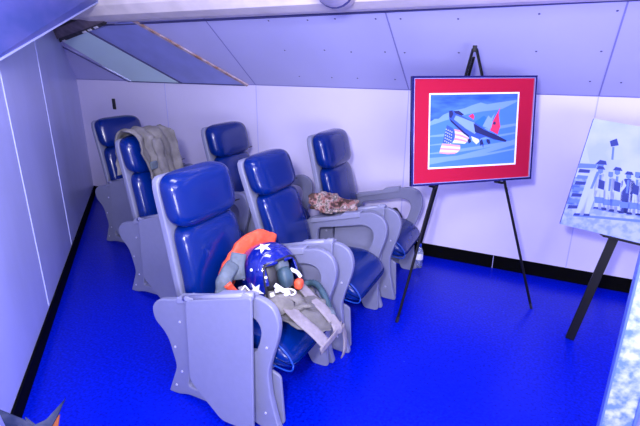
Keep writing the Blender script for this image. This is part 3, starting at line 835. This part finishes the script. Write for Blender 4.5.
# jet
P(3, [K(*q) for q in ((148, 112), (165, 108), (190, 125), (285, 172), (345, 210), (410, 255), (405, 272), (350, 252), (325, 258), (310, 270), (290, 262), (262, 245), (232, 222), (165, 165), (150, 150))], 4)
P(4, [K(*q) for q in ((185, 135), (285, 175), (300, 215), (290, 235), (240, 205), (175, 155))], 5)
P(2, [K(*q) for q in ((148, 112), (165, 110), (172, 128), (160, 150), (150, 142))], 6)
P(2, [K(*q) for q in ((172, 112), (200, 112), (228, 132), (215, 138), (180, 124))], 6)
P(2, [K(*q) for q in ((150, 150), (165, 160), (232, 220), (262, 245), (258, 252), (228, 230), (160, 168))], 5)
P(2, [K(*q) for q in ((280, 178), (340, 215), (400, 240), (468, 275), (462, 284), (400, 268), (330, 240), (290, 225))], 6)
P(2, [K(*q) for q in ((250, 262), (268, 256), (272, 276), (258, 284))], 5)
P(2, [K(*q) for q in ((318, 272), (330, 262), (340, 290), (338, 312), (332, 290), (322, 300))], 5)
P(2, [K(*q) for q in ((355, 262), (372, 268), (378, 288), (366, 292), (354, 276))], 5)
P(6, [K(*q) for q in ((270, 245), (310, 262), (316, 276), (300, 290), (280, 270))], 5)
# red tail
P(5, [K(*q) for q in ((424, 98), (416, 130), (420, 160), (428, 200), (415, 242), (372, 218), (388, 165))], 4)
P(2, [K(*q) for q in ((390, 174), (400, 174), (402, 186), (394, 190), (386, 184))], 5)
P(4, [K(*q) for q in ((366, 180), (386, 168), (378, 205), (362, 214))], 5)
P(5, [K(*q) for q in ((252, 140), (275, 128), (284, 142), (280, 160))], 4)
bm = bmesh.new(); uvl = bm.loops.layers.uv.new('UVMap')
x0, x1, y0, y1 = -.308, .308, -.222, .223
for mi, pts, lay in polys:
    vs = [bm.verts.new(pic(x0 + (x1 - x0) * a, y0 + (y1 - y0) * b, -.006 + lay * .0003)) for a, b in pts]
    f = bm.faces.new(vs); f.material_index = mi
    if f.normal.dot(Nn) < 0: pass
    for lp, q in zip(f.loops, pts): lp[uvl].uv = q
bmesh.ops.triangulate(bm, faces=[f for f in bm.faces if len(f.verts) > 4])
F_(bm_obj_keep('aircraft_print', bm, pm))
tag(fp, 'aircraft and flag painting in a wide red mat and dark frame on the thin easel', 'picture')

# ------------------------------------------------------------------ photograph board on the second easel
k2 = 3.12 / 3.0
pw = Vector((.552, 3.0, 1.033 - 1.7)) * k2 + Vector((0, 0, 1.7))
y2, t2, r2 = .13, .169, -.148
U0 = Vector((math.cos(y2), math.sin(y2), 0)); N2 = Vector((math.sin(y2), -math.cos(y2), 0))
V0 = Vector((0, 0, 1)) * math.cos(t2) - N2 * math.sin(t2)
U2 = U0 * math.cos(r2) + V0 * math.sin(r2); V2 = V0 * math.cos(r2) - U0 * math.sin(r2); W2 = U2.cross(V2)
BW, BH = .75 * k2, .622 * k2
def brd(u, v, w_=0.0): return pw + U2 * u + V2 * v + W2 * w_
pb2 = empty('photograph_board', brd(0, -BH / 2))
def B2(o): return rel(o, pb2)
B2(plate('board', [rect(BW / 2, BH / 2)], .022, flat('board_edge', (.12, .18, .55)), bev=.001, frame=lambda u, v, w_: brd(u, v, w_ - .012)))
def bphoto_mat(name, c1, c2, sc):
    m = bpy.data.materials.new(name); m.use_nodes = True
    nt = m.node_tree; b = nt.nodes['Principled BSDF']; b.inputs['Roughness'].default_value = .45
    tc = nt.nodes.new('ShaderNodeTexCoord'); n = nt.nodes.new('ShaderNodeTexNoise'); n.inputs['Scale'].default_value = sc; n.inputs['Detail'].default_value = 5
    r = nt.nodes.new('ShaderNodeValToRGB'); r.color_ramp.elements[0].position = .4; r.color_ramp.elements[0].color = (*c1, 1)
    r.color_ramp.elements[1].position = .6; r.color_ramp.elements[1].color = (*c2, 1)
    nt.links.new(tc.outputs['Object'], n.inputs['Vector']); nt.links.new(n.outputs['Fac'], r.inputs[0]); nt.links.new(r.outputs[0], b.inputs['Base Color'])
    return m
bmts = [bphoto_mat('photo_sky', (.34, .42, .84), (.42, .49, .88), 6), bphoto_mat('photo_ground', (.20, .28, .70), (.36, .43, .84), 25),
        flat('photo_dark', (.012, .03, .22)), flat('photo_mid', (.10, .18, .60)), flat('photo_light', (.40, .48, .86)), bphoto_mat('photo_ship', (.04, .10, .42), (.25, .34, .80), 20)]
bp_ = []
# crop frame: board corners TL(98,8) TR(262,34..) BL(5,352) BR(262,418) in the 262x426 close-up -> use board-fraction coords
Ox, Oy = 98, 8
def Q(x, y):
    # affine: v along left edge, u along the top edge (262px ~ 80 image px)
    vx, vy = (5 - 98), (352 - 8); ux, uy = (262 - 98) * 1.0, 32
    # bottom edge slope grows; account with uy(v)
    v = (y - Oy) / vy
    for _ in range(6):
        u = (x - Ox - vx * v) / ux
        v = (y - Oy - u * (uy + (66 - 32) * v * .75)) / vy
        u = (x - Ox - vx * v) / ux
    return (u * .385, 1 - v)      # the crop's 80 px show the left part of the board
bp_.append((0, [(0, 0), (1, 0), (1, 1), (0, 1)], 0))
def G(mi, pts, lay=1): bp_.append((mi, [Q(*p) for p in pts], lay))
bp_.append((1, [(0, 0), (1, 0), (1, .24), (0, .20)], 1))
bp_.append((5, [(0, .20), (1, .24), (1, .56), (.5, .56), (.15, .50), (0, .46)], 1))
# aircraft carrier island mast / tent shape
G(2, [(146, 80), (166, 72), (172, 94), (150, 98)], 2)
G(4, [(160, 100), (172, 95), (190, 140), (160, 140)], 2); G(3, [(154, 98), (160, 100), (158, 142), (152, 140)], 2)
G(4, [(66, 118), (78, 98), (90, 150), (62, 150)], 2)
G(3, [(60, 150), (112, 155), (108, 168), (56, 165)], 2)
# leaning figure at left
def person(x, y, h, s=1, lean=0.0, hat=True, dark=False):
    """standing figure in light uniform: (x,y) = feet, h = height in crop pixels"""
    body = 2 if dark else 4
    def L(px, py): return (x + px * h + lean * h * (-py), y + py * h + px * h * .12)
    G(body, [L(-.10, 0), L(-.03, 0), L(0, -.42), L(.05, 0), L(.12, 0), L(.12, -.50), L(.13, -.80), L(.04, -.85), L(-.06, -.85), L(-.13, -.78), L(-.12, -.50)], 4)
    G(body, [L(.12, -.80), L(.19, -.62), L(.10, -.46), L(.06, -.50), L(.12, -.62)], 5)
    G(3, [L(-.05, -.99), L(.05, -.99), L(.055, -.88), L(0, -.84), L(-.05, -.88)], 6)
    if hat: G(2, [L(-.09, -.95), L(.10, -.95), L(.06, -1.02), L(-.04, -1.03)], 7)
    G(2, [L(-.12, -.03), L(-.02, -.03), L(-.02, .015), L(-.13, .015)], 5); G(2, [L(.04, -.03), L(.14, -.03), L(.15, .015), L(.04, .015)], 5)
    G(3, [L(-.02, -.82), L(.03, -.82), L(.02, -.50), L(-.02, -.50)], 5)
for k in range(7):
    G(3 if k % 2 else 2, [(26 + k * 5, 300 - k * 20), (72 + k * 3, 303 - k * 20), (74 + k * 3, 293 - k * 20), (30 + k * 5, 288 - k * 20)], 2)
person(68, 325, 178, lean=.32)
random.seed(3)
for i, (x, y, h) in enumerate(((122, 305, 140), (146, 312, 132), (168, 318, 148), (196, 325, 140), (220, 330, 148), (246, 334, 136), (268, 340, 146), (296, 345, 150), (325, 350, 146), (362, 356, 150), (398, 362, 148))):
    person(x, y, h, lean=random.uniform(-.04, .12), hat=(i % 3 != 1), dark=(i % 4 == 3))
    if i % 2 == 0: G(2, [(x - 4, y - h * .72), (x + 14, y - h * .66), (x + 12, y - h * .45), (x - 6, y - h * .50)], 6)
    G(3, [(x - 16, y - h * .30), (x + 14, y - h * .26), (x + 12, y - h * .12), (x - 14, y - h * .14)], 5)
G(3, [(45, 320), (330, 362), (330, 372), (45, 328)], 2)
bm = bmesh.new()
for mi, pts, lay in bp_:
    vs = []
    for a, b in pts:
        a = min(max(a, .0), 1.0); b = min(max(b, .0), 1.0)
        vs.append(bm.verts.new(brd(-BW / 2 + BW * a, -BH / 2 + BH * b, .0 + lay * .0003)))
    try: bm.faces.new(vs).material_index = mi
    except ValueError: pass
bmesh.ops.triangulate(bm, faces=[f for f in bm.faces if len(f.verts) > 4])
B2(bm_obj_keep('group_print', bm, bmts))
tag(pb2, 'tilted blue-toned group photograph of uniformed people on the black easel at right', 'photograph')

e2 = empty('board_easel', (.5, 3.1, 0))
def Y_(o): return rel(o, e2)
lt = brd(-.075, -BH / 2 - .01, -.05)
lf = Vector((.318, 2.985, 0))
apx = lf + (lt - lf) * 1.9; apx = Vector((apx.x + .02, apx.y + .02, 1.36))
dl = (lt - lf)
topL = lf + dl * (1.34 / dl.z)
topL.y += .06
Y_(bar('leg', lf, lt, .05, .022, M['black'], up=(0, 1, 0), bevel=.003))
Y_(bar('leg', Vector((1.05, 2.985, 0)), brd(.25, -BH / 2 - .01, -.05), .05, .022, M['black'], up=(0, 1, 0), bevel=.003))
Y_(bar('leg', (1.25, 3.6, 0), brd(.25, -BH / 2 + .12, -.07), .04, .022, M['black'], up=(0, 1, 0), bevel=.003))
Y_(bar('upright', brd(-.04, -BH / 2 - .01, -.05), brd(-.02, BH / 2 * .6, -.05), .05, .02, M['black'], up=(0, 1, 0), bevel=.003))
Y_(bar('ledge', brd(-.15, -BH / 2 - .008, -.03), brd(.20, -BH / 2 - .008, -.03), .012, .085, M['black'], up=tuple(W2), bevel=.002))
tag(e2, 'broad-legged black easel holding the tilted group photograph', 'easel')

# ------------------------------------------------------------------ near right display panel
dp = empty('display_case', (.50, 1.62, 0))
def D_(o): return rel(o, dp)
a = Vector((.314, 1.60)); ud = Vector((1, 0.06)).normalized(); nd = Vector((-ud.y, ud.x))
def cs(u, v, z): p = a + ud * u + nd * v; return Vector((p.x, p.y, z))
def cbox(name, u0, u1, v0, v1, z0, z1, m, bevel=0.0):
    bm = bmesh.new(); q = [cs(u0, v0, z0), cs(u1, v0, z0), cs(u1, v1, z0), cs(u0, v1, z0)]
    vs = [bm.verts.new(p) for p in q] + [bm.verts.new(Vector((p.x, p.y, z1))) for p in q]
    for f in ((0, 3, 2, 1), (4, 5, 6, 7), (0, 1, 5, 4), (1, 2, 6, 5), (2, 3, 7, 6), (3, 0, 4, 7)): bm.faces.new([vs[i] for i in f])
    return D_(bm_obj(name, bm, m, bevel=bevel))
cbox('mottled_sheet', .006, .094, .004, .03, 0.0, 1.32, M['mottled'])
cbox('edge_strip', .0, .008, .0, .034, 0.0, 1.33, M['case_edge'], .002)
cbox('corner_post', .094, .104, -.004, .034, 0.0, 1.33, M['case_edge'], .002)
cbox('side_sheet', .104, .50, .006, .03, 0.0, 1.32, M['over'])
cbox('base_rail', .104, .50, -.012, .006, .42, .50, M['orange'], .004)
tag(dp, 'mottled grey-blue metal display panel standing at the right edge near the camera', 'display panel')

# ------------------------------------------------------------------ small model aircraft at lower left, on its stand
ma = empty('model_aircraft', (-.95, .47, 0))
def A_(o): return rel(o, ma)
mm = mat('model_grey', (.006, .010, .035), .8, noise_scale=25, col2=(.03, .035, .07), spec=.1)
mo = mat('model_orange', (.16, .045, .02), .7, spec=.1)
A_(tube('pole', [(-.93, .40, .02), (-.93, .40, .86)], .008, M['black'], seg=10, n=1))
bm = bmesh.new(); bmesh.ops.create_cone(bm, cap_ends=True, segments=28, radius1=.09, radius2=.085, depth=.02, matrix=Matrix.Translation((-.93, .40, .01)))
A_(bm_obj('stand_base', bm, M['black']))
A_(tube('fuselage', [(-.97, .34, .85), (-.945, .38, .865), (-.915, .425, .88), (-.885, .46, .895)], [.006, .008, .011, .014, .017, .019, .020, .020, .020, .019, .018, .016, .013, .010, .006], mm, seg=12, rz=.016, n=5))
def tri(name, pts, m, th=.003):
    bm = bmesh.new(); pts = [Vector(p) for p in pts]; nn = (pts[1] - pts[0]).cross(pts[2] - pts[0]).normalized() * th
    a_ = [bm.verts.new(p) for p in pts]; b_ = [bm.verts.new(p + nn) for p in pts]
    bm.faces.new(a_); bm.faces.new(b_[::-1])
    for i in range(len(a_)): bm.faces.new((a_[i], b_[i], b_[(i + 1) % len(a_)], a_[(i + 1) % len(a_)]))
    A_(bm_obj(name, bm, m))
tri('wing', [(-.991, .414, .972), (-.916, .440, .941), (-.931, .427, .929), (-.965, .411, .929)], mm)
tri('wing', [(-.932, .437, .956), (-.910, .442, .941), (-.880, .452, .929), (-.916, .435, .929)], mm)
tri('wing', [(-.910, .442, .941), (-.890, .456, .952), (-.859, .488, .996), (-.866, .472, .966), (-.880, .452, .929)], mm)
tri('tail_fin', [(-.882, .461, .950), (-.868, .472, .960), (-.867, .459, .925), (-.884, .450, .925)], mo)
tag(ma, 'small pointed grey and orange model aircraft tip at the bottom left corner beside the wall', 'model aircraft')
